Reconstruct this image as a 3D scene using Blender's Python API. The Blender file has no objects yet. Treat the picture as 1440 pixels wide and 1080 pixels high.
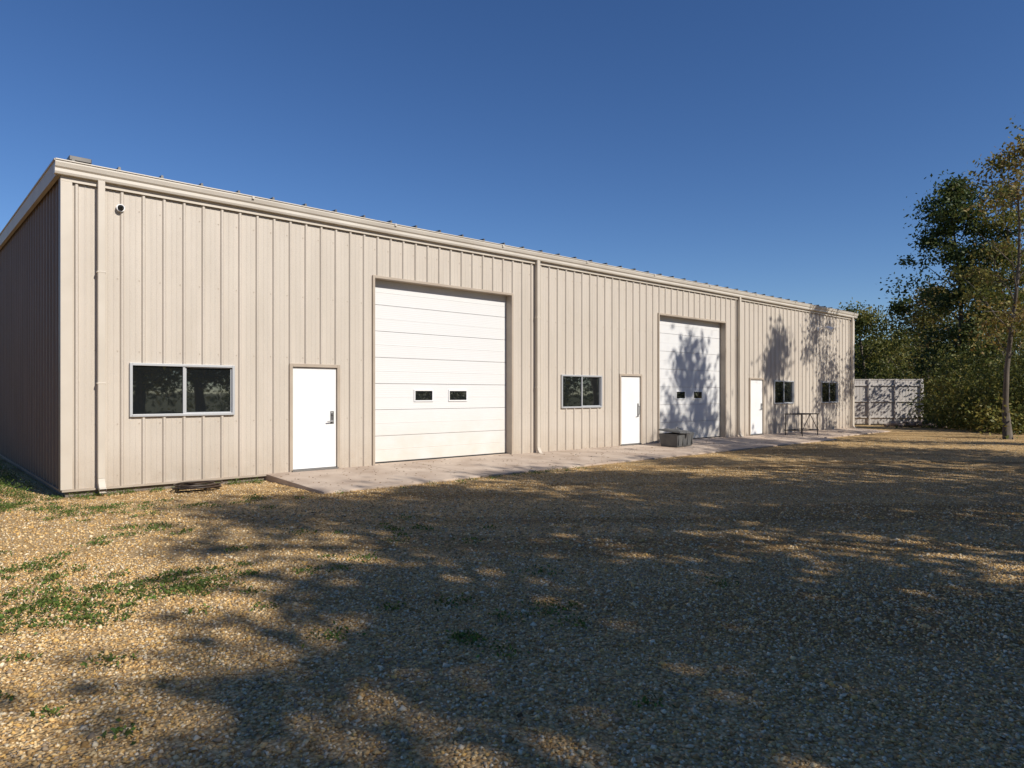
import bpy, math, random
import numpy as np
from mathutils import Vector, Matrix, noise
random.seed(7); rng=np.random.default_rng(11)
S=bpy.context.scene
S.view_settings.view_transform='Standard'; S.view_settings.look='None'; S.view_settings.exposure=0
D=bpy.data
# ------------------------------------------------------------ frames
U=Vector((0.744,0.668,0)).normalized(); N=Vector((U.y,-U.x,0)); P0=Vector((-6.69,10.19,0))
ANG=math.atan2(U.y,U.x)
def W(t,n,z=0): 
    p=P0+U*t+N*n; return Vector((p.x,p.y,z))
# ------------------------------------------------------------ materials
def mat(name,col,rough=0.6,metal=0.0,spec=0.5):
    m=D.materials.new(name); m.use_nodes=True; b=m.node_tree.nodes['Principled BSDF']
    b.inputs['Base Color'].default_value=(*col,1); b.inputs['Roughness'].default_value=rough
    b.inputs['Metallic'].default_value=metal; b.inputs['Specular IOR Level'].default_value=spec
    return m
def nd(m,t,**k):
    n=m.node_tree.nodes.new(t)
    for a,v in k.items(): setattr(n,a,v)
    return n
def lk(m,a,b): m.node_tree.links.new(a,b)
def ramp(m,stops):
    r=nd(m,'ShaderNodeValToRGB'); e=r.color_ramp.elements
    while len(e)<len(stops): e.new(0.5)
    for i,(p,c) in enumerate(stops): e[i].position=p; e[i].color=(*c,1) if len(c)==3 else c
    return r
def varied(name,c1,c2,scale=3,rough=0.6,bump=0.0,bscale=60,metal=0,stretch=(1,1,1),spec=0.5,detail=6):
    m=mat(name,c1,rough,metal,spec); b=m.node_tree.nodes['Principled BSDF']
    tc=nd(m,'ShaderNodeTexCoord'); mp=nd(m,'ShaderNodeMapping'); mp.inputs['Scale'].default_value=stretch
    lk(m,tc.outputs['Object'],mp.inputs['Vector'])
    n=nd(m,'ShaderNodeTexNoise'); n.inputs['Scale'].default_value=scale; n.inputs['Detail'].default_value=detail
    lk(m,mp.outputs[0],n.inputs['Vector'])
    r=ramp(m,[(0.3,c1),(0.7,c2)]); lk(m,n.outputs['Fac'],r.inputs[0]); lk(m,r.outputs[0],b.inputs['Base Color'])
    if bump:
        n2=nd(m,'ShaderNodeTexNoise'); n2.inputs['Scale'].default_value=bscale; n2.inputs['Detail'].default_value=3
        lk(m,tc.outputs['Object'],n2.inputs['Vector'])
        bp=nd(m,'ShaderNodeBump'); bp.inputs['Strength'].default_value=bump; bp.inputs['Distance'].default_value=0.01
        lk(m,n2.outputs['Fac'],bp.inputs['Height']); lk(m,bp.outputs[0],b.inputs['Normal'])
    return m
def wall_material(name,c1,c2):
    m=mat(name,c1,0.5); b=m.node_tree.nodes['Principled BSDF']
    tc=nd(m,'ShaderNodeTexCoord')
    n=nd(m,'ShaderNodeTexNoise'); n.inputs['Scale'].default_value=1.3; n.inputs['Detail'].default_value=8
    mp=nd(m,'ShaderNodeMapping'); mp.inputs['Scale'].default_value=(2.5,2.5,0.35)
    lk(m,tc.outputs['Object'],mp.inputs['Vector']); lk(m,mp.outputs[0],n.inputs['Vector'])
    r=ramp(m,[(0.3,c1),(0.7,c2)]); lk(m,n.outputs['Fac'],r.inputs[0])
    # splash dirt near the ground
    sp=nd(m,'ShaderNodeSeparateXYZ'); lk(m,tc.outputs['Object'],sp.inputs[0])
    mr=nd(m,'ShaderNodeMapRange'); mr.inputs[1].default_value=0.05; mr.inputs[2].default_value=0.75; mr.inputs[3].default_value=0.55; mr.inputs[4].default_value=0.0
    lk(m,sp.outputs[2],mr.inputs[0])
    n3=nd(m,'ShaderNodeTexNoise'); n3.inputs['Scale'].default_value=5; n3.inputs['Detail'].default_value=6; lk(m,tc.outputs['Object'],n3.inputs['Vector'])
    mu=nd(m,'ShaderNodeMath',operation='MULTIPLY'); lk(m,mr.outputs[0],mu.inputs[0]); lk(m,n3.outputs['Fac'],mu.inputs[1])
    mx=nd(m,'ShaderNodeMix',data_type='RGBA'); lk(m,mu.outputs[0],mx.inputs[0]); lk(m,r.outputs[0],mx.inputs[6]); mx.inputs[7].default_value=(0.30,0.20,0.11,1)
    # fine stucco-embossed speckle
    v=nd(m,'ShaderNodeTexNoise'); v.inputs['Scale'].default_value=110; v.inputs['Detail'].default_value=2; lk(m,tc.outputs['Object'],v.inputs['Vector'])
    r2=ramp(m,[(0.38,(0.78,0.77,0.76)),(0.56,(1,1,1))]); lk(m,v.outputs['Fac'],r2.inputs[0])
    mm=nd(m,'ShaderNodeMix',data_type='RGBA',blend_type='MULTIPLY'); mm.inputs[0].default_value=0.7
    lk(m,mx.outputs[2],mm.inputs[6]); lk(m,r2.outputs[0],mm.inputs[7]); lk(m,mm.outputs[2],b.inputs['Base Color'])
    bp=nd(m,'ShaderNodeBump'); bp.inputs['Strength'].default_value=0.35; bp.inputs['Distance'].default_value=0.004
    n5=nd(m,'ShaderNodeTexNoise'); n5.inputs['Scale'].default_value=1.7; lk(m,tc.outputs['Object'],n5.inputs['Vector'])
    bp2=nd(m,'ShaderNodeBump'); bp2.inputs['Strength'].default_value=0.25; bp2.inputs['Distance'].default_value=0.03
    lk(m,n5.outputs['Fac'],bp2.inputs['Height']); lk(m,bp2.outputs[0],bp.inputs['Normal'])
    lk(m,v.outputs['Fac'],bp.inputs['Height']); lk(m,bp.outputs[0],b.inputs['Normal'])
    return m
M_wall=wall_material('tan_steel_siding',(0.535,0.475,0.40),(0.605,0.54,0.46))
M_shaded=wall_material('tan_steel_siding_shaded',(0.17,0.12,0.092),(0.21,0.15,0.118))  # same tan siding, with the side wall's shade painted into its colour
M_trim=varied('tan_trim',(0.53,0.47,0.39),(0.60,0.54,0.455),2,0.45)
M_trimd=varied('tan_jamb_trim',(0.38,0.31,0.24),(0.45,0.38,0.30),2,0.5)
M_gut=varied('gutter_paint',(0.56,0.51,0.44),(0.66,0.61,0.53),1.2,0.4)
M_roof=varied('roof_steel',(0.10,0.095,0.09),(0.17,0.16,0.15),2,0.45,metal=0.3)
M_conc=varied('foundation_concrete',(0.16,0.13,0.11),(0.26,0.22,0.18),6,0.9,0.5,80)
M_door=varied('white_door_paint',(0.76,0.76,0.75),(0.82,0.82,0.81),1.5,0.45)
M_blk=mat('black_rubber',(0.015,0.015,0.015),0.7)
M_alu=mat('aluminium_frame',(0.50,0.51,0.52),0.45,0.3)
M_steel=mat('brushed_steel',(0.35,0.35,0.35),0.35,0.9)
M_dark=varied('dark_steel_rack',(0.02,0.02,0.02),(0.05,0.035,0.03),8,0.6)
# overhead door
M_gd=mat('overhead_door_white',(0.78,0.78,0.78),0.5); b=M_gd.node_tree.nodes['Principled BSDF']
tc=nd(M_gd,'ShaderNodeTexCoord'); sp=nd(M_gd,'ShaderNodeSeparateXYZ'); lk(M_gd,tc.outputs['Object'],sp.inputs[0])
mr=nd(M_gd,'ShaderNodeMapRange'); mr.inputs[1].default_value=0.1; mr.inputs[2].default_value=1.3; mr.inputs[3].default_value=0.8; mr.inputs[4].default_value=0.08; lk(M_gd,sp.outputs[2],mr.inputs[0])
n=nd(M_gd,'ShaderNodeTexNoise'); n.inputs['Scale'].default_value=3; n.inputs['Detail'].default_value=8; lk(M_gd,tc.outputs['Object'],n.inputs['Vector'])
mu=nd(M_gd,'ShaderNodeMath',operation='MULTIPLY'); lk(M_gd,mr.outputs[0],mu.inputs[0]); lk(M_gd,n.outputs['Fac'],mu.inputs[1])
mx=nd(M_gd,'ShaderNodeMix',data_type='RGBA'); lk(M_gd,mu.outputs[0],mx.inputs[0]); mx.inputs[6].default_value=(0.72,0.72,0.715,1); mx.inputs[7].default_value=(0.56,0.48,0.34,1)
lk(M_gd,mx.outputs[2],b.inputs['Base Color'])
wv=nd(M_gd,'ShaderNodeTexWave',bands_direction='Z'); wv.inputs['Scale'].default_value=8; lk(M_gd,tc.outputs['Object'],wv.inputs['Vector'])
bp=nd(M_gd,'ShaderNodeBump'); bp.inputs['Strength'].default_value=0.12; bp.inputs['Distance'].default_value=0.006; lk(M_gd,wv.outputs['Fac'],bp.inputs['Height']); lk(M_gd,bp.outputs[0],b.inputs['Normal'])
# glass
M_glass=mat('dark_window_glass',(0.012,0.014,0.015),0.02,0,0.5); b=M_glass.node_tree.nodes['Principled BSDF']; b.inputs['IOR'].default_value=2.6
tc=nd(M_glass,'ShaderNodeTexCoord'); n=nd(M_glass,'ShaderNodeTexNoise'); n.inputs['Scale'].default_value=1.5; lk(M_glass,tc.outputs['Object'],n.inputs['Vector'])
bp=nd(M_glass,'ShaderNodeBump'); bp.inputs['Strength'].default_value=0.08; bp.inputs['Distance'].default_value=0.02; lk(M_glass,n.outputs['Fac'],bp.inputs['Height']); lk(M_glass,bp.outputs[0],b.inputs['Normal'])

# ------------------------------------------------------------ mesh helpers
def link(o,parent=None):
    S.collection.objects.link(o)
    if parent: o.parent=parent
    return o
def mesh_obj(name,verts,faces,m,parent=None,smooth=False):
    me=D.meshes.new(name); me.from_pydata([tuple(v) for v in verts],[],faces); me.update()
    if smooth:
        for p in me.polygons: p.use_smooth=True
    o=D.objects.new(name,me)
    if m: me.materials.append(m)
    return link(o,parent)
class MB:
    def __init__(s): s.v=[]; s.f=[]
    def box(s,x0,x1,y0,y1,z0,z1):
        b=len(s.v); s.v+=[(x0,y0,z0),(x1,y0,z0),(x1,y1,z0),(x0,y1,z0),(x0,y0,z1),(x1,y0,z1),(x1,y1,z1),(x0,y1,z1)]
        s.f+=[(b,b+3,b+2,b+1),(b+4,b+5,b+6,b+7),(b,b+1,b+5,b+4),(b+1,b+2,b+6,b+5),(b+2,b+3,b+7,b+6),(b+3,b,b+4,b+7)]
        return s
    def quad(s,*p):
        b=len(s.v); s.v+=list(p); s.f.append(tuple(range(b,b+len(p)))); return s
    def tube(s,pts,rads,k=8,cap=True):
        pts=[Vector(p) for p in pts]; b0=len(s.v)
        for i,p in enumerate(pts):
            d=(pts[min(i+1,len(pts)-1)]-pts[max(i-1,0)]).normalized()
            a=d.cross(Vector((0,0,1)) if abs(d.z)<0.9 else Vector((1,0,0))).normalized(); c=d.cross(a)
            for j in range(k):
                t=2*math.pi*j/k; s.v.append(tuple(p+(a*math.cos(t)+c*math.sin(t))*rads[i]))
        for i in range(len(pts)-1):
            for j in range(k):
                s.f.append((b0+i*k+j,b0+i*k+(j+1)%k,b0+(i+1)*k+(j+1)%k,b0+(i+1)*k+j))
        if cap:
            s.f.append(tuple(b0+j for j in range(k))); s.f.append(tuple(b0+(len(pts)-1)*k+j for j in reversed(range(k))))
        return s
    def obj(s,name,m,parent=None,bevel=0,smooth=False):
        o=mesh_obj(name,s.v,s.f,m,parent,smooth)
        if bevel:
            md=o.modifiers.new('bevel','BEVEL'); md.width=bevel; md.segments=2; md.limit_method='ANGLE'
        return o
def empty(name,loc,rz=0):
    e=D.objects.new(name,None); e.location=loc; e.rotation_euler=(0,0,rz); e.empty_display_size=0.3
    return link(e)

# ------------------------------------------------------------ ground
def gz(x,y):
    r=math.hypot(x,y)
    a=0.012*noise.noise(Vector((x*0.6,y*0.6,0)))+0.025*noise.noise(Vector((x*0.15,y*0.15,3)))
    a*=min(1.0,max(0.25,r/40))*1.0
    if r>60: a+=0.8*noise.noise(Vector((x*0.01,y*0.01,8)))*min(1,(r-60)/100)
    return a
def axis(lim):
    a=list(np.arange(-30,50.01,0.5))
    st=0.8; x=50
    while x<lim: st*=1.18; x+=st; a.append(x)
    st=0.8; x=-30
    while x>-lim: st*=1.18; x-=st; a.insert(0,x)
    return a
ax=axis(900); ay=axis(900); nx=len(ax); ny=len(ay)
gv=[(x,y,gz(x,y)) for y in ay for x in ax]
gf=[(j*nx+i,j*nx+i+1,(j+1)*nx+i+1,(j+1)*nx+i) for j in range(ny-1) for i in range(nx-1)]
M_gr=mat('gravel_ground',(0.4,0.3,0.2),0.95,0,0.15); m=M_gr; b=m.node_tree.nodes['Principled BSDF']
tc=nd(m,'ShaderNodeTexCoord')
def vor(sc):
    v=nd(m,'ShaderNodeTexVoronoi'); v.inputs['Scale'].default_value=sc; lk(m,tc.outputs['Object'],v.inputs['Vector']); return v
def noi(sc,det=5,dist=0):
    v=nd(m,'ShaderNodeTexNoise'); v.inputs['Scale'].default_value=sc; v.inputs['Detail'].default_value=det; v.inputs['Distortion'].default_value=dist; lk(m,tc.outputs['Object'],v.inputs['Vector']); return v
def mix(f,a,c,bt='MIX'):
    x=nd(m,'ShaderNodeMix',data_type='RGBA',blend_type=bt)
    if isinstance(f,float): x.inputs[0].default_value=f
    else: lk(m,f,x.inputs[0])
    for s_,q in ((6,a),(7,c)):
        if isinstance(q,tuple): x.inputs[s_].default_value=(*q,1)
        else: lk(m,q,x.inputs[s_])
    return x.outputs[2]
GRAV=[(0.0,(0.32,0.19,0.075)),(0.3,(0.60,0.39,0.165)),(0.55,(0.74,0.51,0.24)),(0.8,(0.80,0.62,0.35)),(1.0,(0.50,0.36,0.21))]
v1=vor(46); v2=vor(95)
sx=nd(m,'ShaderNodeSeparateColor'); lk(m,v1.outputs['Color'],sx.inputs[0]); r1=ramp(m,GRAV); lk(m,sx.outputs[0],r1.inputs[0])
sx2=nd(m,'ShaderNodeSeparateColor'); lk(m,v2.outputs['Color'],sx2.inputs[0]); r2=ramp(m,GRAV); lk(m,sx2.outputs[1],r2.inputs[0])
col=mix(0.4,r1.outputs[0],r2.outputs[0])
rc=ramp(m,[(0.35,(1,1,1)),(0.75,(0.50,0.44,0.36))]); lk(m,v1.outputs['Distance'],rc.inputs[0])
col=mix(0.8,col,rc.outputs[0],'MULTIPLY')
nf=noi(0.55,7,0.6); rf=ramp(m,[(0.46,(0,0,0)),(0.66,(1,1,1))]); lk(m,nf.outputs['Fac'],rf.inputs[0])
dirtn=noi(30,4); rdn=ramp(m,[(0.3,(0.22,0.145,0.07)),(0.7,(0.46,0.32,0.17))]); lk(m,dirtn.outputs['Fac'],rdn.inputs[0])
fm=nd(m,'ShaderNodeMath',operation='MULTIPLY'); fm.inputs[1].default_value=0.6; lk(m,rf.outputs[0],fm.inputs[0])
col=mix(fm.outputs[0],col,rdn.outputs[0])
mp=nd(m,'ShaderNodeMapping'); mp.inputs['Rotation'].default_value=(0,0,-ANG+0.25); mp.inputs['Scale'].default_value=(0.12,0.9,1)
lk(m,tc.outputs['Object'],mp.inputs['Vector']); nt=nd(m,'ShaderNodeTexNoise'); nt.inputs['Scale'].default_value=1.0; nt.inputs['Detail'].default_value=5; lk(m,mp.outputs[0],nt.inputs['Vector'])
rt=ramp(m,[(0.40,(0.60,0.55,0.48)),(0.52,(1,1,1)),(0.7,(1.0,1.0,1.0))]); lk(m,nt.outputs['Fac'],rt.inputs[0])
col=mix(0.85,col,rt.outputs[0],'MULTIPLY')
ng=noi(0.9,8,0.4); rg=ramp(m,[(0.60,(0,0,0)),(0.70,(1,1,1))]); lk(m,ng.outputs['Fac'],rg.inputs[0])
ng2=noi(22,4); rg2=ramp(m,[(0.5,(0,0,0)),(0.6,(1,1,1))]); lk(m,ng2.outputs['Fac'],rg2.inputs[0])
gm=nd(m,'ShaderNodeMath',operation='MULTIPLY'); lk(m,rg.outputs[0],gm.inputs[0]); lk(m,rg2.outputs[0],gm.inputs[1])
col=mix(gm.outputs[0],col,(0.13,0.13,0.04))
vl=nd(m,'ShaderNodeVectorMath',operation='DISTANCE'); lk(m,tc.outputs['Object'],vl.inputs[0]); vl.inputs[1].default_value=(4,12,0)
nb=noi(0.3,6); ad=nd(m,'ShaderNodeMath',operation='MULTIPLY_ADD'); lk(m,nb.outputs['Fac'],ad.inputs[0]); ad.inputs[1].default_value=14; lk(m,vl.outputs['Value'],ad.inputs[2])
mrg=nd(m,'ShaderNodeMapRange'); mrg.inputs[1].default_value=36; mrg.inputs[2].default_value=41; lk(m,ad.outputs[0],mrg.inputs[0])
gn=noi(4,8); rgn=ramp(m,[(0.3,(0.05,0.065,0.02)),(0.7,(0.13,0.13,0.05))]); lk(m,gn.outputs['Fac'],rgn.inputs[0])
col=mix(mrg.outputs[0],col,rgn.outputs[0])
lk(m,col,b.inputs['Base Color'])
bp=nd(m,'ShaderNodeBump',invert=True); bp.inputs['Strength'].default_value=1.0; bp.inputs['Distance'].default_value=0.014; lk(m,v1.outputs['Distance'],bp.inputs['Height'])
bq=nd(m,'ShaderNodeBump'); bq.inputs['Strength'].default_value=0.6; bq.inputs['Distance'].default_value=0.05; nq=noi(5,6); lk(m,nq.outputs['Fac'],bq.inputs['Height']); lk(m,bq.outputs[0],bp.inputs['Normal'])
lk(m,bp.outputs[0],b.inputs['Normal'])
ground=mesh_obj('ground',gv,gf,M_gr,None,True)

# ------------------------------------------------------------ numpy helpers
def np_mesh(name,V,F,m,cols=None,parent=None):
    k=F.shape[1]; me=D.meshes.new(name)
    me.vertices.add(len(V)); me.vertices.foreach_set('co',V.astype(np.float32).ravel())
    me.loops.add(F.size); me.loops.foreach_set('vertex_index',F.astype(np.int32).ravel())
    me.polygons.add(len(F)); me.polygons.foreach_set('loop_start',np.arange(0,F.size,k,dtype=np.int32))
    try: me.polygons.foreach_set('loop_total',np.full(len(F),k,dtype=np.int32))
    except Exception: pass
    if cols is not None:
        a=me.color_attributes.new('tint','FLOAT_COLOR','POINT'); a.data.foreach_set('color',cols.astype(np.float32).ravel())
    me.update(calc_edges=True); me.materials.append(m)
    o=D.objects.new(name,me); return link(o,parent)
def rand_unit(n):
    v=rng.normal(size=(n,3)); return v/np.linalg.norm(v,axis=1,keepdims=True)
M_st=mat('gravel_stone',(0.4,0.3,0.2),0.85,0,0.25); a=nd(M_st,'ShaderNodeAttribute',attribute_name='tint'); lk(M_st,a.outputs['Color'],M_st.node_tree.nodes['Principled BSDF'].inputs['Base Color'])
def stones(n,ymin,ymax,r0,r1):
    y=np.sqrt(rng.uniform(ymin**2,ymax**2,n)); x=rng.uniform(-1,1,n)*(0.85*y+0.8)
    rx=x-P0.x; ry=y-P0.y; nn=rx*N.x+ry*N.y; tt=rx*U.x+ry*U.y
    ok=((nn>2.12+0.1*np.sin(tt*3))|((tt<3.05)&(nn>0.05)))|(tt<-0.1)
    x=x[ok];y=y[ok]
    return x,y,rng.uniform(r0,r1,len(x))
xs,ys,rs=[np.concatenate(q) for q in zip(stones(85000,1.6,6.5,0.007,0.0135),stones(75000,6.5,14,0.008,0.016),stones(6000,1.6,9,0.014,0.024),stones(20000,14,24,0.01,0.02))]
n=len(xs)
base=np.array([[1,0,0],[-1,0,0],[0,1,0],[0,-1,0],[0,0,1],[0,0,-1]],float)
fc=np.array([[0,2,4],[2,1,4],[1,3,4],[3,0,4],[2,0,5],[1,2,5],[3,1,5],[0,3,5]])
sc=rs[:,None,None]*np.stack([rng.uniform(0.8,1.35,n),rng.uniform(0.7,1.1,n),rng.uniform(0.45,0.8,n)],1)[:,None,:]
V=base[None]*sc; V=V+rng.normal(size=V.shape)*rs[:,None,None]*0.16
th=rng.uniform(0,2*math.pi,n); ph=rng.normal(0,0.5,n)
c,s_=np.cos(ph)[:,None],np.sin(ph)[:,None]; y_=V[:,:,1]*c-V[:,:,2]*s_; z_=V[:,:,1]*s_+V[:,:,2]*c; V=np.stack([V[:,:,0],y_,z_],2)
c,s_=np.cos(th)[:,None],np.sin(th)[:,None]; x_=V[:,:,0]*c-V[:,:,1]*s_; y_=V[:,:,0]*s_+V[:,:,1]*c; V=np.stack([x_,y_,V[:,:,2]],2)
zz=np.array([gz(float(a_),float(b_)) for a_,b_ in zip(xs,ys)])
V+=np.stack([xs,ys,zz+rs*0.2],1)[:,None,:]
F=(fc[None]+(np.arange(n)*6)[:,None,None]).reshape(-1,3)
pal=np.array([[0.38,0.23,0.09],[0.62,0.40,0.17],[0.74,0.50,0.22],[0.80,0.60,0.32],[0.82,0.69,0.47],[0.42,0.32,0.21],[0.70,0.44,0.15]])
cc=pal[rng.integers(0,7,n)]*rng.uniform(0.72,1.08,(n,1)); cc=np.concatenate([cc,np.ones((n,1))],1)
np_mesh('gravel',V.reshape(-1,3),F,M_st,np.repeat(cc,6,axis=0))

# ------------------------------------------------------------ building
B=empty('metal_building',P0,ANG)
L=28.7; H=4.86; DEP=18.0
garages=[(5.27,8.95),(14.78,18.40)]; doors=[(3.54,4.45),(13.0,13.9),(20.0,20.9)]; wins=[(0.885,2.487),(10.66,12.2),(21.7,23.2),(25.56,27.1)]
GT=3.88; DT=2.06; FL=0.14; W0=1.20; W1=2.03
ops=[(a,b_,FL-0.2,GT) for a,b_ in garages]+[(a,b_,FL-0.2,DT+0.02) for a,b_ in doors]+[(a,b_,W0,W1) for a,b_ in wins]
def ribbed(name,length,height_fn,ops,m,parent,flip=False,zb=0.10):
    bps=[(0,0)]; k=0.16
    while k<length-0.05:
        bps+=[(k-0.032,0),(k-0.014,0.030),(k+0.014,0.030),(k+0.032,0),(k+0.107,0),(k+0.114,0.003),(k+0.126,0.003),(k+0.133,0),(k+0.187,0),(k+0.194,0.003),(k+0.206,0.003),(k+0.213,0)]; k+=0.305
    bps=[q for q in bps if q[0]<length]+[(length,0)]
    def dep(x):
        for i in range(len(bps)-1):
            if bps[i][0]<=x<=bps[i+1][0]:
                w=bps[i+1][0]-bps[i][0]; f=(x-bps[i][0])/w if w>1e-9 else 0
                return bps[i][1]*(1-f)+bps[i+1][1]*f
        return 0
    xs=sorted(set([q[0] for q in bps]+[o[0] for o in ops]+[o[1] for o in ops]))
    mb=MB()
    for i in range(len(xs)-1):
        x0,x1=xs[i],xs[i+1]; 
        if x1-x0<1e-6: continue
        xm=(x0+x1)/2; d0,d1=dep(x0),dep(x1)
        segs=[]; cur=zb
        for o in sorted([o for o in ops if o[0]<=xm<=o[1]],key=lambda o:o[2]):
            if o[2]>cur: segs.append((cur,o[2],False))
            cur=o[3]
        segs.append((cur,None,True))
        for z0,z1,top in segs:
            ya,yb=(z1,z1) if not top else (height_fn(x0),height_fn(x1))
            mb.quad((x0,-d0,z0),(x1,-d1,z0),(x1,-d1,yb),(x0,-d0,ya))
    return mb.obj(name,m,parent)
ribbed('front_wall',L,lambda x:H,ops,M_wall,B)
sc_=MB()
for zrow in (0.28,1.08,2.22,3.35,4.45):   # fastener rows
    x=0.10
    while x<L-0.1:
        if not any(a-0.06<x<b_+0.06 and z0-0.05<zrow<z1+0.08 for a,b_,z0,z1 in ops): sc_.box(x-0.008,x+0.008,-0.006,-0.0005,zrow-0.008,zrow+0.008)
        x+=0.305
sc_.obj('panel_screws',M_trimd,B)
def roofz(y): return 4.98+0.022*min(y,DEP-y)
sw=ribbed('side_wall',DEP,lambda x:roofz(DEP-x)-0.1,[],M_shaded,B); sw.location=(0,DEP,0); sw.rotation_euler=(0,0,-math.pi/2)
ew=ribbed('end_wall',DEP,lambda x:roofz(x)-0.1,[],M_shaded,B); ew.location=(L,0,0); ew.rotation_euler=(0,0,math.pi/2)
bw=ribbed('back_wall',L,lambda x:H,[],M_shaded,B); bw.location=(L,DEP,0); bw.rotation_euler=(0,0,math.pi)
fd=MB(); spans=[]; cur=0.02
for a_,b_ in sorted(garages+doors): spans.append((cur,a_)); cur=b_
spans.append((cur,L-0.02))
for a_,b_ in spans: fd.box(a_,b_,0.02,0.22,-0.3,0.12)
fd.box(0.02,0.22,0.22,DEP-0.02,-0.3,0.12); fd.box(L-0.22,L-0.02,0.22,DEP-0.02,-0.3,0.12); fd.box(0.22,L-0.22,DEP-0.22,DEP-0.02,-0.3,0.12)
fd.obj('foundation',M_conc,B)
bt=MB()
for a_,b_ in spans: bt.box(a_ if a_>0.1 else -0.03,b_,-0.045,-0.004,0.085,0.115)
bt.obj('base_trim',M_trimd,B)
bt=MB(); bt.box(-0.045,-0.004,0.0,DEP,0.085,0.115); bt.obj('side_base_trim',M_shaded,B)
ct=MB(); ct.box(-0.048,0.10,-0.048,-0.036,0.12,4.79); ct.box(L-0.10,L+0.048,-0.048,-0.036,0.12,4.79)
ct.obj('corner_trim',M_trim,B)
ct=MB(); ct.box(-0.048,-0.036,-0.036,0.13,0.12,4.9); ct.box(L+0.036,L+0.048,-0.036,0.13,0.12,4.9); ct.obj('corner_trim_return',M_shaded,B)
rf=MB(); mid=DEP/2
for (ya,yb) in ((-0.10,mid),(mid,DEP+0.10)):
    za=roofz(0)-0.002 if ya<0 else roofz(mid); zb_=roofz(mid) if yb<=mid else roofz(DEP)-0.002
    rf.quad((-0.1,ya,za),(L+0.1,ya,za),(L+0.1,yb,zb_),(-0.1,yb,zb_))
    rf.quad((-0.1,ya,za-0.03),(-0.1,yb,zb_-0.03),(L+0.1,yb,zb_-0.03),(L+0.1,ya,za-0.03))
x=0.1
while x<L:
    for (ya,yb) in ((-0.13,mid),(mid,DEP+0.12)):
        za=roofz(0) if ya<mid else roofz(mid); zb_=roofz(mid) if ya<mid else roofz(DEP)
        w=0.028; h=0.085
        b0=len(rf.v)
        rf.v+=[(x-w,ya,za),(x+w,ya,za),(x+w*.5,ya,za+h),(x-w*.5,ya,za+h),(x-w,yb,zb_),(x+w,yb,zb_),(x+w*.5,yb,zb_+h),(x-w*.5,yb,zb_+h)]
        rf.f+=[(b0,b0+1,b0+2,b0+3),(b0+1,b0+5,b0+6,b0+2),(b0+2,b0+6,b0+7,b0+3),(b0+3,b0+7,b0+4,b0),(b0+5,b0+4,b0+7,b0+6)]
    x+=0.61
rf.obj('roof',M_roof,B)
rc_=MB(); rc_.box(0.05,0.34,-0.12,0.3,5.03,5.10); rc_.obj('roof_end_cap',M_roof,B,0.01)
rk=MB()
for xo in (-0.11,L+0.05):
    for ya,yb in ((-0.02,mid),(mid,DEP+0.02)):
        za,zb_=roofz(max(ya,0)),roofz(min(yb,DEP))
        for (h0,h1,o0,o1) in ((-0.20,0.035,0,0.06),(0.035,0.06,-0.015,0.075)):
            b0=len(rk.v); 
            rk.v+=[(xo+o0,ya,za+h0),(xo+o1,ya,za+h0),(xo+o1,ya,za+h1),(xo+o0,ya,za+h1),(xo+o0,yb,zb_+h0),(xo+o1,yb,zb_+h0),(xo+o1,yb,zb_+h1),(xo+o0,yb,zb_+h1)]
            rk.f+=[(b0,b0+1,b0+2,b0+3),(b0+1,b0+5,b0+6,b0+2),(b0+2,b0+6,b0+7,b0+3),(b0+3,b0+7,b0+4,b0),(b0+5,b0+4,b0+7,b0+6),(b0,b0+4,b0+5,b0+1)]
rk.obj('rake_trim',M_trimd,B)
prof=[(-0.02,4.80),(-0.115,4.80),(-0.13,4.83),(-0.13,4.875),(-0.155,4.90),(-0.175,4.955),(-0.175,4.985),(-0.19,4.985),(-0.19,5.0),(-0.165,5.0),(-0.155,4.93),(-0.02,4.93)]
g=MB(); xa,xb=-0.13,L+0.13; k=len(prof)
stn=list(np.linspace(xa,xb,11))
for i,x in enumerate(stn):
    dz=0.004*math.sin(i*2.3)
    g.v+=[(x,p[0],p[1]+(dz if 0<i<10 else 0)) for p in prof]
for i in range(10):
    for j in range(k): g.f.append((i*k+j,i*k+(j+1)%k,(i+1)*k+(j+1)%k,(i+1)*k+j))
g.f.append(tuple(range(k))); g.f.append(tuple(10*k+j for j in reversed(range(k))))
for i in range(1,10):
    x=stn[i]; g.box(x-0.02,x+0.02,-0.196,-0.19,4.95,5.002)
g.obj('gutter',M_gut,B)
sf=MB(); sf.box(-0.04,L+0.04,-0.05,-0.037,4.72,4.80); sf.obj('eave_trim',M_trim,B)
def spout(t):
    mb=MB(); w=0.048
    mb.box(t-w,t+w,-0.125,-0.050,0.26,4.80)
    b0=len(mb.v)
    for (ya,yb,z,z2) in [(-0.125,-0.050,0.26,0.26),(-0.135,-0.06,0.21,0.19),(-0.19,-0.15,0.13,0.08),(-0.24,-0.22,0.11,0.05)]:
        mb.v+=[(t-w,ya,z),(t+w,ya,z),(t+w,yb,z2),(t-w,yb,z2)]
    for i in range(3):
        for j in range(4): mb.f.append((b0+i*4+j,b0+i*4+(j+1)%4,b0+(i+1)*4+(j+1)%4,b0+(i+1)*4+j))
    for z in (1.7,3.4): mb.box(t-w-0.012,t+w+0.012,-0.128,-0.03,z,z+0.025)
    return mb.obj('downspout',M_trim,B,0.006)
for t in (0.47,9.76,19.2,28.42): spout(t)
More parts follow.
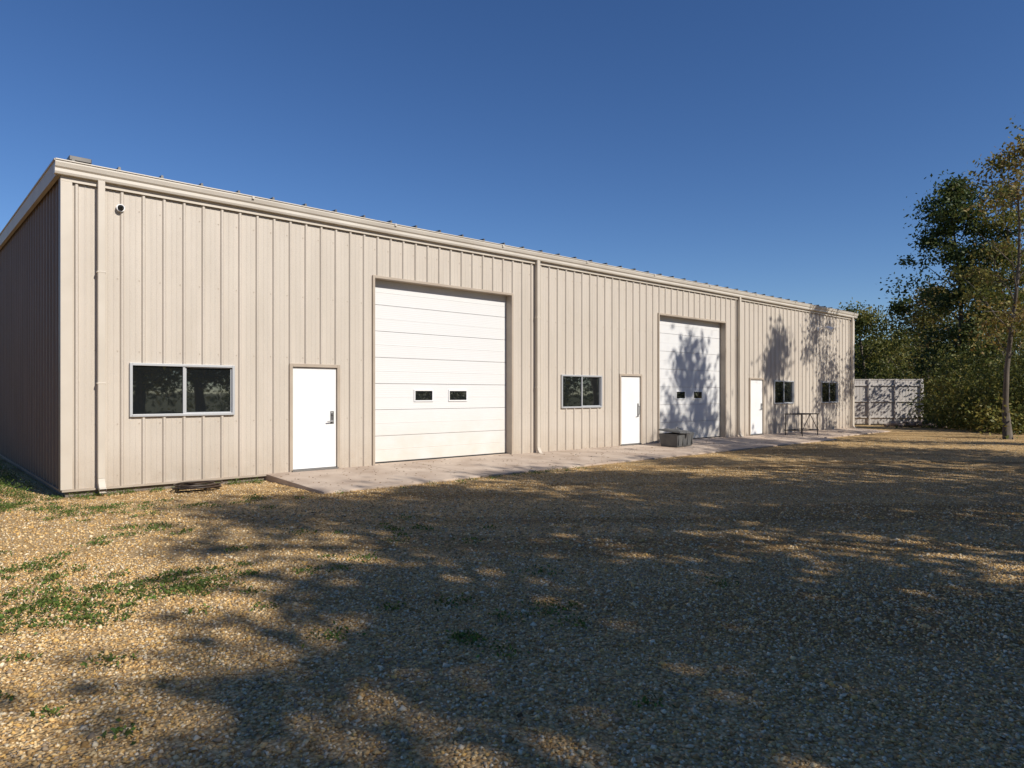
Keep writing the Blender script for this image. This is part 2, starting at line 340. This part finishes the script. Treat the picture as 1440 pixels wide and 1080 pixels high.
def pdoor(t0,t1,pull=False):
    e=empty('entry_door',(0,0,0)); e.parent=B
    f=MB(); f.box(t0-0.05,t0+0.01,-0.045,0.12,FL,DT+0.05); f.box(t1-0.01,t1+0.05,-0.045,0.12,FL,DT+0.05); f.box(t0+0.01,t1-0.01,-0.045,0.12,DT-0.01,DT+0.05); f.obj('frame',M_trimd,e,0.004)
    d=MB(); d.box(t0+0.018,t1-0.018,0.0,0.045,FL+0.015,DT-0.018); d.obj('leaf',M_door,e,0.003)
    s=MB(); s.box(t0,t1,-0.06,0.10,FL-0.03,FL+0.008); s.obj('threshold',M_steel,e)
    h=MB(); hx=t1-0.10
    if pull:
        h.tube([(hx,-0.004,1.22),(hx,-0.06,1.20),(hx,-0.06,0.98),(hx,-0.004,0.96)],[0.012]*4,8); h.box(hx-0.03,hx+0.03,-0.006,-0.001,0.9,1.28)
        h.tube([(hx+.0,-0.03,0.93),(hx-0.09,-0.05,0.93)],[0.011,0.011],8)
    else:
        h.box(hx-0.035,hx+0.035,-0.008,-0.001,0.98,1.22); h.tube([(hx,-0.008,1.17),(hx,-0.03,1.17)],[0.028,0.025],14)
        h.tube([(hx,-0.008,1.03),(hx,-0.05,1.03),(hx-0.12,-0.055,1.025)],[0.018,0.013,0.011],10)
    h.obj('handle',M_steel,e)
    hg=MB()
    for z in (0.4,1.1,1.82): hg.tube([(t0+0.014,-0.006,z-0.05),(t0+0.014,-0.006,z+0.05)],[0.008]*2,8)
    hg.obj('hinges',M_steel,e)
pdoor(*doors[0]); pdoor(*doors[1],True); pdoor(*doors[2])
def window(t0,t1):
    e=empty('sliding_window',(0,0,0)); e.parent=B
    f=MB(); w=0.028
    f.box(t0-0.012,t0+w,-0.045,0.06,W0-0.012,W1+0.012); f.box(t1-w,t1+0.012,-0.045,0.06,W0-0.012,W1+0.012)
    f.box(t0+w,t1-w,-0.045,0.06,W1-w,W1+0.012); f.box(t0+w,t1-w,-0.05,0.06,W0-0.012,W0+w)
    f.obj('frame',M_alu,e,0.003)
    mt=(t0+t1)/2; s=MB()
    s.box(mt-0.025,mt+0.010,-0.03,0.0,W0+w,W1-w); s.box(mt+0.010,mt+0.035,-0.005,0.03,W0+w,W1-w)
    s.box(mt+0.035,t1-w,-0.005,0.03,W0+w,W0+w+0.018); s.box(mt+0.035,t1-w,-0.005,0.03,W1-w-0.018,W1-w); s.box(t1-w-0.02,t1-w,-0.006,0.031,W0+w+0.018,W1-w-0.018)
    s.obj('sash',M_alu,e)
    g=MB(); g.box(t0+w,mt-0.025,-0.012,-0.006,W0+w,W1-w); g.obj('fixed_glass',M_glass,e)
    g=MB(); g.box(mt+0.035,t1-w-0.02,0.010,0.016,W0+w+0.018,W1-w-0.018); g.obj('sliding_glass',M_glass,e)
for w_ in wins: window(*w_)
def gdoor(t0,t1,ws):
    e=empty('overhead_door',(0,0,0)); e.parent=B
    R=0.17
    j=MB(); j.box(t0-0.05,t0+0.0,-0.042,R+0.06,FL-0.06,GT+0.05); j.box(t1,t1+0.05,-0.042,R+0.06,FL-0.06,GT+0.05); j.box(t0,t1,-0.042,R+0.06,GT-0.0,GT+0.05)
    j.obj('jamb_trim',M_trimd,e,0.003)
    n=7; hs=(GT-FL+0.02)/n
    for i in range(n):
        z0=FL+0.012+i*hs; s=MB(); s.box(t0+0.005,t1-0.005,R,R+0.05,z0+0.004,z0+hs-0.004); 
        s.box(t0+0.005,t1-0.005,R-0.004,R,z0+hs*0.5-0.012,z0+hs*0.5+0.0)
        s.obj('panel_%d'%(i+1),M_gd,e,0.006)
    bk=MB(); bk.box(t0,t1,R+0.055,R+0.08,FL,GT); bk.obj('backing',M_trimd,e)
    sl=MB(); sl.box(t0,t1,R-0.008,R+0.05,FL-0.02,FL+0.016); sl.obj('bottom_seal',M_blk,e)
    zc=FL+0.012+2.5*hs+0.02
    for a_,b_ in ws:
        g=MB(); g.box(a_,b_,R-0.012,R-0.007,zc-0.10,zc+0.10); g.obj('window_glass',M_glass,e)
        f=MB(); f.box(a_-0.03,a_,R-0.02,R-0.001,zc-0.13,zc+0.13); f.box(b_,b_+0.03,R-0.02,R-0.001,zc-0.13,zc+0.13); f.box(a_,b_,R-0.02,R-0.001,zc+0.10,zc+0.13); f.box(a_,b_,R-0.02,R-0.001,zc-0.13,zc-0.10); f.obj('window_frame',M_door,e,0.004)
gdoor(*garages[0],[(6.36,6.80),(7.27,7.74)]); gdoor(*garages[1],[(15.92,16.36),(16.85,17.3)])
cam=empty('security_camera',(0.74,0,4.45)); cam.parent=B
k=MB(); k.tube([(0,-0.03,0),(0,-0.07,0)],[0.055,0.055],20); k.obj('base',M_door,cam,0.004)
k=MB(); k.tube([(0,-0.07,0),(0,-0.095,0),(0,-0.115,0),(0,-0.122,0)],[0.045,0.04,0.025,0.008],18); k.obj('dome',M_blk,cam,0,True)
fl=empty('flood_lamp',(25.2,0,4.12)); fl.parent=B
k=MB(); k.box(-0.07,0.07,-0.07,-0.03,-0.07,0.07); k.tube([(0,-0.07,0),(0,-0.25,0.06),(0,-0.42,0.03)],[0.016]*3,8); k.obj('bracket',M_door,fl)
k=MB(); k.tube([(0,-0.38,0.05),(0,-0.52,-0.03),(0,-0.62,-0.09)],[0.05,0.085,0.10],12); k.obj('head',M_door,fl)

# ------------------------------------------------------------ apron
M_ap=varied('apron_concrete',(0.38,0.29,0.22),(0.56,0.46,0.365),1.6,0.9,0.4,90,detail=10)
ap=MB(); e=[3.05,6.2,9.3,12.4,15.5,18.6,21.7,24.8,28.4]
for i in range(8):
    a_,b_=e[i]+0.006,e[i+1]-0.006; w=2.25 if i<6 else 1.6
    b0=len(ap.v)
    ap.v+=[(a_,0.015,-0.2),(b_,0.015,-0.2),(b_,-w,-0.2),(a_,-w,-0.2),(a_,0.015,0.118),(b_,0.015,0.118),(b_,-w,0.035),(a_,-w,0.035)]
    ap.f+=[(b0,b0+1,b0+2,b0+3),(b0+4,b0+7,b0+6,b0+5),(b0,b0+4,b0+5,b0+1),(b0+1,b0+5,b0+6,b0+2),(b0+2,b0+6,b0+7,b0+3),(b0+3,b0+7,b0+4,b0)]
for a_,b_ in garages: ap.box(a_+0.0,b_-0.0,0.02,0.6,-0.2,0.13)
apron=ap.obj('concrete_apron',M_ap,None,0.008); apron.location=P0; apron.rotation_euler=(0,0,ANG)

# ------------------------------------------------------------ hose
hs=MB(); pts=[]
for i in range(170):
    a_=i*0.22; tn=int(a_/6.283); q_=a_/6.283-tn; RR=[0.27,0.22,0.29,0.19,0.25,0.21,0.26,0.2]; r=RR[tn%7]*(1-q_)+RR[(tn+1)%7]*q_+0.015*math.sin(a_*1.3)
    pts.append((r*1.3*math.cos(a_)+0.05*math.sin(a_*0.33),r*0.95*math.sin(a_)+0.04*math.cos(a_*0.27),0.02+0.014*(a_/6.283)+0.03*math.sin(a_*0.43)**2))
pts+= [(pts[-1][0]-0.07*k_,pts[-1][1]+0.02*math.sin(k_*1.0),max(0.02,0.11-0.03*k_)) for k_ in range(1,10)]
hs.tube(pts,[0.0125]*len(pts),8)
hose=hs.obj('garden_hose',varied('hose_rubber',(0.025,0.017,0.013),(0.07,0.045,0.03),4,0.45),None,0,True); hose.location=W(1.75,0.5,0.0); hose.rotation_euler=(0,0,ANG)

# ------------------------------------------------------------ storage bin
M_bin=varied('grey_plastic',(0.07,0.07,0.07),(0.12,0.12,0.115),6,0.6)
sb=empty('storage_bin',W(14.45,0.85,0.09),ANG+0.12)
k=MB(); 
def frus(mb,w0,d0,w1,d1,z0,z1):
    b0=len(mb.v); mb.v+=[(-w0,-d0,z0),(w0,-d0,z0),(w0,d0,z0),(-w0,d0,z0),(-w1,-d1,z1),(w1,-d1,z1),(w1,d1,z1),(-w1,d1,z1)]
    mb.f+=[(b0,b0+3,b0+2,b0+1),(b0+4,b0+5,b0+6,b0+7),(b0,b0+1,b0+5,b0+4),(b0+1,b0+2,b0+6,b0+5),(b0+2,b0+3,b0+7,b0+6),(b0+3,b0,b0+4,b0+7)]
frus(k,0.44,0.25,0.50,0.29,0.0,0.36)
for i in (-3,-1,1,3): k.box(i*0.13-0.025,i*0.13+0.025,-0.291,-0.262,0.04,0.34)
k.obj('body',M_bin,sb,0.01)
k=MB(); frus(k,0.54,0.33,0.52,0.31,0.0,0.05); frus(k,0.44,0.24,0.40,0.2,0.05,0.075); o=k.obj('lid',M_bin,sb,0.01); o.location=(0,0,0.385); o.rotation_euler=(0.10,0.06,0.10)
k=MB(); k.box(-0.05,0.05,-0.345,-0.31,0.27,0.38); k.tube([(-0.2,-0.1,0.46),(0.1,0.05,0.52),(0.3,0.02,0.47)],[0.02]*3,8); k.obj('latch',M_steel,sb)
# ------------------------------------------------------------ rack
rk_=empty('metal_rack',W(22.1,0.85,0.07),ANG)
k=MB(); r=0.018
for x in (-0.6,0.6):
    for y in (-0.3,0.3): k.tube([(x,y,0),(x,y,0.78)],[r,r],6)
for z in (0.2,0.77):
    for y in (-0.3,0.3): k.tube([(-0.68,y,z),(0.68,y,z)],[r,r],6)
    for x in (-0.6,0.6): k.tube([(x,-0.3,z),(x,0.3,z)],[r,r],6)
for x in (-0.3,0,0.3): k.tube([(x,-0.3,0.77),(x,0.3,0.77)],[r*.7]*2,6)
k.tube([(-0.6,-0.3,0.2),(0.0,-0.3,0.77)],[r*.8]*2,6); k.tube([(0.6,-0.3,0.2),(0.0,-0.3,0.77)],[r*.8]*2,6)
k.obj('frame',M_dark,rk_)
# ------------------------------------------------------------ fence
M_f=varied('fence_panel',(0.50,0.46,0.42),(0.60,0.56,0.52),2,0.6,stretch=(3,3,0.4))
fe=empty('panel_fence',(16.5,34.2,0),math.radians(-2))
k=MB(); x=0
while x<3.9: k.box(x+0.004,x+0.146,0,0.03,0.06,2.25); x+=0.15
k.obj('boards',M_f,fe,0.004)
k=MB()
for z in (0.35,1.15,1.95): k.box(0,3.9,-0.05,-0.002,z,z+0.07)
for x in (0.0,1.3,2.6,3.86): k.box(x,x+0.09,-0.10,-0.052,0,2.3)
k.box(0,3.92,-0.02,0.05,2.252,2.29); k.obj('rails_and_posts',M_f,fe,0.004)
# ------------------------------------------------------------ rock pile by the fence
rp=MB()
for i in range(26):
    r=random.uniform(0.08,0.2); cx=random.gauss(0,0.6); cy=random.gauss(0,0.3); cz=r*0.4+max(0,0.25-0.3*abs(cx))*random.random()
    b0=len(rp.v)
    for q in base: 
        for dv in (0,): pass
    ico=[(0,0,1),(0.89,0,0.45),(0.28,0.85,0.45),(-0.72,0.53,0.45),(-0.72,-0.53,0.45),(0.28,-0.85,0.45),(0.72,0.53,-0.45),(-0.28,0.85,-0.45),(-0.89,0,-0.45),(-0.28,-0.85,-0.45),(0.72,-0.53,-0.45),(0,0,-1)]
    for q in ico:
        f=r*random.uniform(0.75,1.2); rp.v.append((cx+q[0]*f*1.3,cy+q[1]*f,cz+q[2]*f*0.7))
    for t_ in [(0,1,2),(0,2,3),(0,3,4),(0,4,5),(0,5,1),(1,6,2),(2,7,3),(3,8,4),(4,9,5),(5,10,1),(6,7,2),(7,8,3),(8,9,4),(9,10,5),(10,6,1),(11,7,6),(11,8,7),(11,9,8),(11,10,9),(11,6,10)]: rp.f.append(tuple(b0+v_ for v_ in t_))
o=rp.obj('rock_pile',varied('field_stone',(0.22,0.15,0.11),(0.38,0.30,0.24),3,0.9),None); o.location=(18.9,32.2,0)

# ------------------------------------------------------------ vegetation
M_bark=varied('bark',(0.07,0.055,0.04),(0.15,0.125,0.10),6,0.95,0.8,25,stretch=(1,1,0.25))
def leafmat(name):
    m=D.materials.new(name); m.use_nodes=True; nt=m.node_tree; nt.nodes.clear()
    o=nt.nodes.new('ShaderNodeOutputMaterial'); a=nt.nodes.new('ShaderNodeAttribute'); a.attribute_name='tint'
    d=nt.nodes.new('ShaderNodeBsdfPrincipled'); d.inputs['Roughness'].default_value=0.55; d.inputs['Specular IOR Level'].default_value=0.3
    t=nt.nodes.new('ShaderNodeBsdfTranslucent'); mx=nt.nodes.new('ShaderNodeMixShader'); mx.inputs[0].default_value=0.35
    nt.links.new(a.outputs['Color'],d.inputs['Base Color']); nt.links.new(a.outputs['Color'],t.inputs['Color'])
    nt.links.new(d.outputs[0],mx.inputs[1]); nt.links.new(t.outputs[0],mx.inputs[2]); nt.links.new(mx.outputs[0],o.inputs['Surface']); return m
M_leaf=leafmat('leaves')
def leaf_geo(C,size,cols,flat=0.0):
    n=len(C); a=rand_unit(n)
    r=rand_unit(n); bb=np.cross(a,r); bb/=np.linalg.norm(bb,axis=1,keepdims=True)
    s=(size*rng.uniform(0.6,1.3,n))[:,None]
    V=np.stack([C-a*s,C+bb*s*0.55,C+a*s,C-bb*s*0.55],1).reshape(-1,3)
    F=np.arange(4*n).reshape(-1,4); return V,F,np.repeat(np.concatenate([cols,np.ones((n,1))],1),4,axis=0)
PAL={'dark':np.array([[0.045,0.065,0.018],[0.06,0.09,0.024],[0.085,0.115,0.03],[0.12,0.13,0.034]]),
     'olive':np.array([[0.075,0.09,0.022],[0.11,0.13,0.03],[0.16,0.165,0.038],[0.22,0.19,0.045]]),
     'autumn':np.array([[0.11,0.12,0.026],[0.17,0.165,0.04],[0.25,0.21,0.05],[0.22,0.15,0.045]])}
def tree(name,x,y,Ht,R,z0,ncl,nleaf,size,pal,sig=0.42,trunk=0.16,lean=(0,0),seed=None):
    global rng
    if seed is not None: rng=np.random.default_rng(seed)
    e=empty(name,(x,y,gz(x,y)-0.05)); pa=PAL[pal]
    mb=MB(); tp=[];k=7
    for i in range(k+1):
        f=i/k; tp.append(Vector((lean[0]*f+0.25*math.sin(f*5+x)-0.25*math.sin(x),lean[1]*f+0.25*math.cos(f*4+y)-0.25*math.cos(y),f*Ht*0.86)))
    mb.tube(tp,[trunk*(1-0.85*i/k)+0.012+(0.06 if i==0 else 0) for i in range(k+1)],8)
    ph=[rng.uniform(0,6.28) for _ in range(4)]
    def env(f,a): return R*max(0.05,math.sin(math.pi*min(1,max(0,f))**0.75))**0.6*(1+0.22*math.sin(2*a+ph[0]+f*4)+0.18*math.sin(3*a+ph[1]-f*7)+0.12*math.sin(5*a+ph[2]+f*11))
    limbs=[]; nl=16
    for i in range(nl):
        f=(i+0.5)/nl; a_=i*2.4+rng.uniform(-.4,.4); zt=z0+f*(Ht-z0); rr=env(f,a_)*0.62
        zb=max(0.25*z0+0.6,zt-0.5-rr*0.7); ff=min(zb/(Ht*0.86),0.98); q=ff*k; i0=int(q); p=tp[i0].lerp(tp[min(i0+1,k)],q-i0)
        c_=tp[min(k,int(zt/(Ht*0.86)*k))]
        end=Vector((c_.x+rr*math.cos(a_),c_.y+rr*math.sin(a_),zt)); md=p.lerp(end,0.5)+Vector((rng.uniform(-.2,.2),rng.uniform(-.2,.2),-0.1))
        r0=trunk*0.45*(1-0.6*ff); mb.tube([p,md,end],[r0,r0*.65,r0*.3],6,False); limbs+= [(p.lerp(md,0.6),r0*.7),(md,r0*.6),(md.lerp(end,.5),r0*.4),(end,r0*.3)]
    C=[];T=[]
    for i in range(ncl):
        f=rng.uniform(0.0,1.0); a_=rng.uniform(0,6.28); rr=env(f,a_)*math.sqrt(rng.uniform(0.12,1)); zt=z0+f*(Ht-z0)
        c_=tp[min(k,int(zt/(Ht*0.86)*k))]
        p=Vector((c_.x+rr*math.cos(a_),c_.y+rr*math.sin(a_),zt)); 
        q=min(limbs,key=lambda l:(l[0]-p).length+ (0.8 if l[0].z>p.z else 0)); md=q[0].lerp(p,0.5)+Vector((rng.uniform(-.12,.12),rng.uniform(-.12,.12),0.05))
        mb.tube([q[0],md,p],[min(q[1],0.03),0.014,0.006],4,False)
        m_=int(nleaf*rng.uniform(0.4,1.5)); sg=sig*rng.uniform(0.6,1.25)
        C.append(np.array(p)[None]+rng.normal(size=(m_,3))*np.array([sg,sg,sg*0.7])); 
        T.append(pa[np.clip(rng.integers(0,4)+rng.integers(-1,2,m_),0,3)]*rng.uniform(0.75,1.25,(m_,1)))
    mb.obj('trunk_and_limbs',M_bark,e,0,True)
    C=np.concatenate(C);T=np.concatenate(T); C[:,2]=np.maximum(C[:,2],0.15)
    V,F,cl=leaf_geo(C,size,T); np_mesh('leaves',V,F,M_leaf,cl,e)
# row along the side of the lot
tree('elm_tree',9.8,-6.2,8.6,2.0,2.6,55,75,0.14,'olive',seed=101)
tree('elm_tree',11.1,-3.9,11.4,2.5,2.2,85,80,0.14,'dark',0.46,0.2,seed=102)
tree('elm_tree',10.9,-0.9,13.2,3.1,2.2,125,82,0.14,'olive',0.48,0.2,seed=103)
tree('elm_tree',12.6,0.9,12.4,2.7,2.2,80,80,0.14,'olive',0.46,0.2,seed=104)
tree('elm_tree',14.0,2.9,12.2,3.1,2.0,108,82,0.14,'dark',0.48,0.2,seed=105)
tree('elm_tree',16.2,6.6,11.6,3.0,1.8,95,80,0.14,'olive',0.46,0.18,seed=106)
tree('elm_tree',17.5,10.4,10.6,2.5,1.8,75,80,0.14,'olive',0.45,0.18,seed=107)
tree('elm_tree',16.5,13.3,13.2,2.4,3.0,80,95,0.12,'autumn',0.40,0.18,seed=108)
tree('elm_tree',18.9,18.4,12.2,1.5,3.0,45,95,0.11,'autumn',0.34,0.15,seed=109)
tree('elm_tree',13.6,-6.5,13.2,3.1,2.0,80,70,0.16,'olive',0.5,0.2,seed=110)
tree('elm_tree',18.5,0.5,14.0,3.4,2.0,70,65,0.16,'olive',0.55,0.2,seed=111)
# at the right edge of the view
tree('hackberry_tree',17.0,23.4,10.0,1.8,3.2,56,115,0.07,'autumn',0.32,0.09,seed=112)
tree('elm_tree',24.3,38.0,13.2,2.5,2.6,95,190,0.10,'dark',0.40,0.16,seed=113)
tree('hackberry_tree',26.6,36.5,13.0,2.0,2.0,70,160,0.09,'olive',0.40,0.14,seed=114)
tree('hackberry_tree',22.2,26.5,15.6,2.2,2.0,110,140,0.08,'autumn',0.38,0.16,seed=115)
tree('elm_tree',25.6,35.2,9.0,2.6,0.6,80,160,0.09,'olive',0.42,0.14,seed=116)
tree('hackberry_tree',27.0,44.0,8.2,3.0,0.6,90,150,0.10,'autumn',0.45,0.16,seed=117)
tree('hackberry_tree',24.6,48.0,7.6,2.6,0.6,80,150,0.10,'olive',0.45,0.16,seed=118)
def foliage_mass(name,pts,pal,size,per,sig):
    C=[];T=[];pa=PAL[pal]
    for (x,y,z) in pts:
        m_=int(per*rng.uniform(.5,1.4)); C.append(np.array([[x,y,z]])+rng.normal(size=(m_,3))*np.array([sig,sig,sig*.8])); T.append(pa[np.clip(rng.integers(0,4)+rng.integers(-1,2,m_),0,3)]*rng.uniform(.75,1.25,(m_,1)))
    C=np.concatenate(C);T=np.concatenate(T);C[:,2]=np.abs(C[:,2]); V,F,cl=leaf_geo(C,size,T); return np_mesh(name,V,F,M_leaf,cl)
pts=[]
for i in range(250):
    f=rng.uniform(0,1); x=19.6+f*8+rng.normal()*1.0; y=26.8+f*15+rng.normal()*1.3; 
    if x/y<0.605: continue
    pts.append((x,y,abs(rng.normal())*1.35+0.1))
foliage_mass('shrub_thicket',pts,'olive',0.075,200,0.42)
def far_mass(name,path,h,pal,size,nn):
    pts=[]
    for i in range(nn):
        f=rng.uniform(0,1)*(len(path)-1); i0=int(f); g_=f-i0; a_,b_=path[i0],path[min(i0+1,len(path)-1)]
        x=a_[0]+(b_[0]-a_[0])*g_+rng.normal()*2; y=a_[1]+(b_[1]-a_[1])*g_+rng.normal()*2
        hh=h*(0.72+0.28*math.sin(x*0.45+y*0.21)*math.sin(x*0.17+1.3)); pts.append((x,y,rng.uniform(0.02,1)**0.8*hh))
    return foliage_mass(name,pts,pal,size,110,0.9)
far_mass('distant_trees',[(28,56),(36,60),(52,56),(60,40),(58,20),(50,0),(40,-18),(20,-30),(0,-34),(-24,-28)],7.5,'olive',0.18,1000)
far_mass('background_woods',[(60,95),(34,82),(24,90),(-30,110),(-70,90),(-75,40)],9,'dark',0.4,600)
# weeds
def weeds(name,spots):
    C=[];T=[]
    for (x,y,r,n_,h) in spots:
        q=rng.normal(size=(n_,2))*r; zz_=np.abs(rng.normal(size=n_))*h
        C.append(np.stack([x+q[:,0],y+q[:,1],zz_+0.012],1)); T.append(np.array([[0.11,0.16,0.035]])*rng.uniform(0.5,1.6,(n_,1))*rng.uniform(0.85,1.2,(n_,3)))
    C=np.concatenate(C);T=np.concatenate(T); V,F,cl=leaf_geo(C,0.014,T); return np_mesh(name,V,F,M_leaf,cl)
sp_=[]
def patch(X,Y,sx_,sy_,n_):
    for _ in range(n_):
        s_=random.uniform(0.3,1); sp_.append((X+random.gauss(0,sx_),Y+random.gauss(0,sy_),0.07*s_+0.015,int(70*s_)+8,0.016*s_))
patch(-3.4,4.95,0.5,0.35,46); patch(-2.75,5.5,0.35,0.3,26); patch(-4.3,6.0,0.5,0.4,22); patch(-4.2,7.6,0.6,0.5,14); patch(-7.2,9.4,0.7,0.5,50); patch(-6.0,8.9,0.5,0.3,20); patch(-5.2,9.2,0.6,0.3,12)
patch(-0.15,4.3,0.4,0.35,9); patch(-1.9,6.2,0.6,0.5,12); patch(-1.3,7.9,0.8,0.4,10); patch(-3.9,9.6,0.5,0.3,10); patch(-2.4,2.9,0.4,0.3,5); patch(-3.3,3.9,0.5,0.4,12); patch(0.6,5.6,1.0,0.5,5)
for t in list(np.arange(-0.2,3.1,0.13)): 
    q=W(float(t)+random.gauss(0,.1),0.10+abs(random.gauss(0,.1)),0); sp_.append((q.x,q.y,0.05,60,0.03))
for _ in range(50):
    q=W(-0.3-abs(random.gauss(0,.5)),-random.uniform(0,7),0); sp_.append((q.x,q.y,0.10,90,0.06))
for _ in range(30):
    q=W(3.05+random.uniform(0,6),2.35+abs(random.gauss(0,.15)),0); sp_.append((q.x,q.y,0.05,22,0.02))
weeds('weeds',sp_)
# fallen leaves
nl=3200; t=rng.uniform(0,28,nl); nn=np.abs(rng.normal(size=nl))*5
P=np.array([W(float(a_),float(b_)) for a_,b_ in zip(t,nn)]); P[:,2]=np.where((t>3.05)&(nn<2.25),0.118-0.037*nn,0.012)+0.008
V,F,cl=leaf_geo(P,0.026,np.array([[0.20,0.12,0.05]])*rng.uniform(0.4,1.5,(nl,1)),0.0)
V=V.reshape(-1,4,3); zc=V[:,:,2].mean(1,keepdims=True); V[:,:,2]=zc+(V[:,:,2]-zc)*0.25; np_mesh('fallen_leaves',V.reshape(-1,3),F,M_leaf,cl)

# ------------------------------------------------------------ light
EL=math.radians(36); sh=Vector((0.80,-0.60,0)).normalized()
sd=Vector((sh.x*math.cos(EL),sh.y*math.cos(EL),math.sin(EL)))
l=D.lights.new('sun','SUN'); l.energy=5.0; l.angle=math.radians(0.55); l.color=(1.0,0.94,0.85)
so=D.objects.new('sun',l); link(so); so.rotation_euler=sd.to_track_quat('Z','Y').to_euler(); so.location=(30,-20,30)
w=D.worlds.new('World'); S.world=w; w.use_nodes=True; nt=w.node_tree; bg=nt.nodes['Background']
sk=nt.nodes.new('ShaderNodeTexSky'); sk.sky_type='NISHITA'; sk.sun_disc=False; sk.sun_elevation=EL; sk.sun_rotation=math.atan2(sh.x,sh.y)
sk.air_density=0.9; sk.dust_density=0.0; sk.ozone_density=4.2; sk.altitude=200
hsv=nt.nodes.new('ShaderNodeHueSaturation'); hsv.inputs['Saturation'].default_value=1.16; hsv.inputs['Value'].default_value=1.0; hsv.inputs['Hue'].default_value=0.508
nt.links.new(sk.outputs[0],hsv.inputs['Color']); nt.links.new(hsv.outputs[0],bg.inputs['Color']); bg.inputs['Strength'].default_value=0.102
# ------------------------------------------------------------ camera
c=D.cameras.new('camera'); c.lens=24; c.sensor_width=36; c.shift_y=14/1440; c.clip_end=3000; c.clip_start=0.05
co=D.objects.new('camera',c); link(co); co.location=(0,0,1.55); co.rotation_euler=(math.radians(90),0,0); S.camera=co
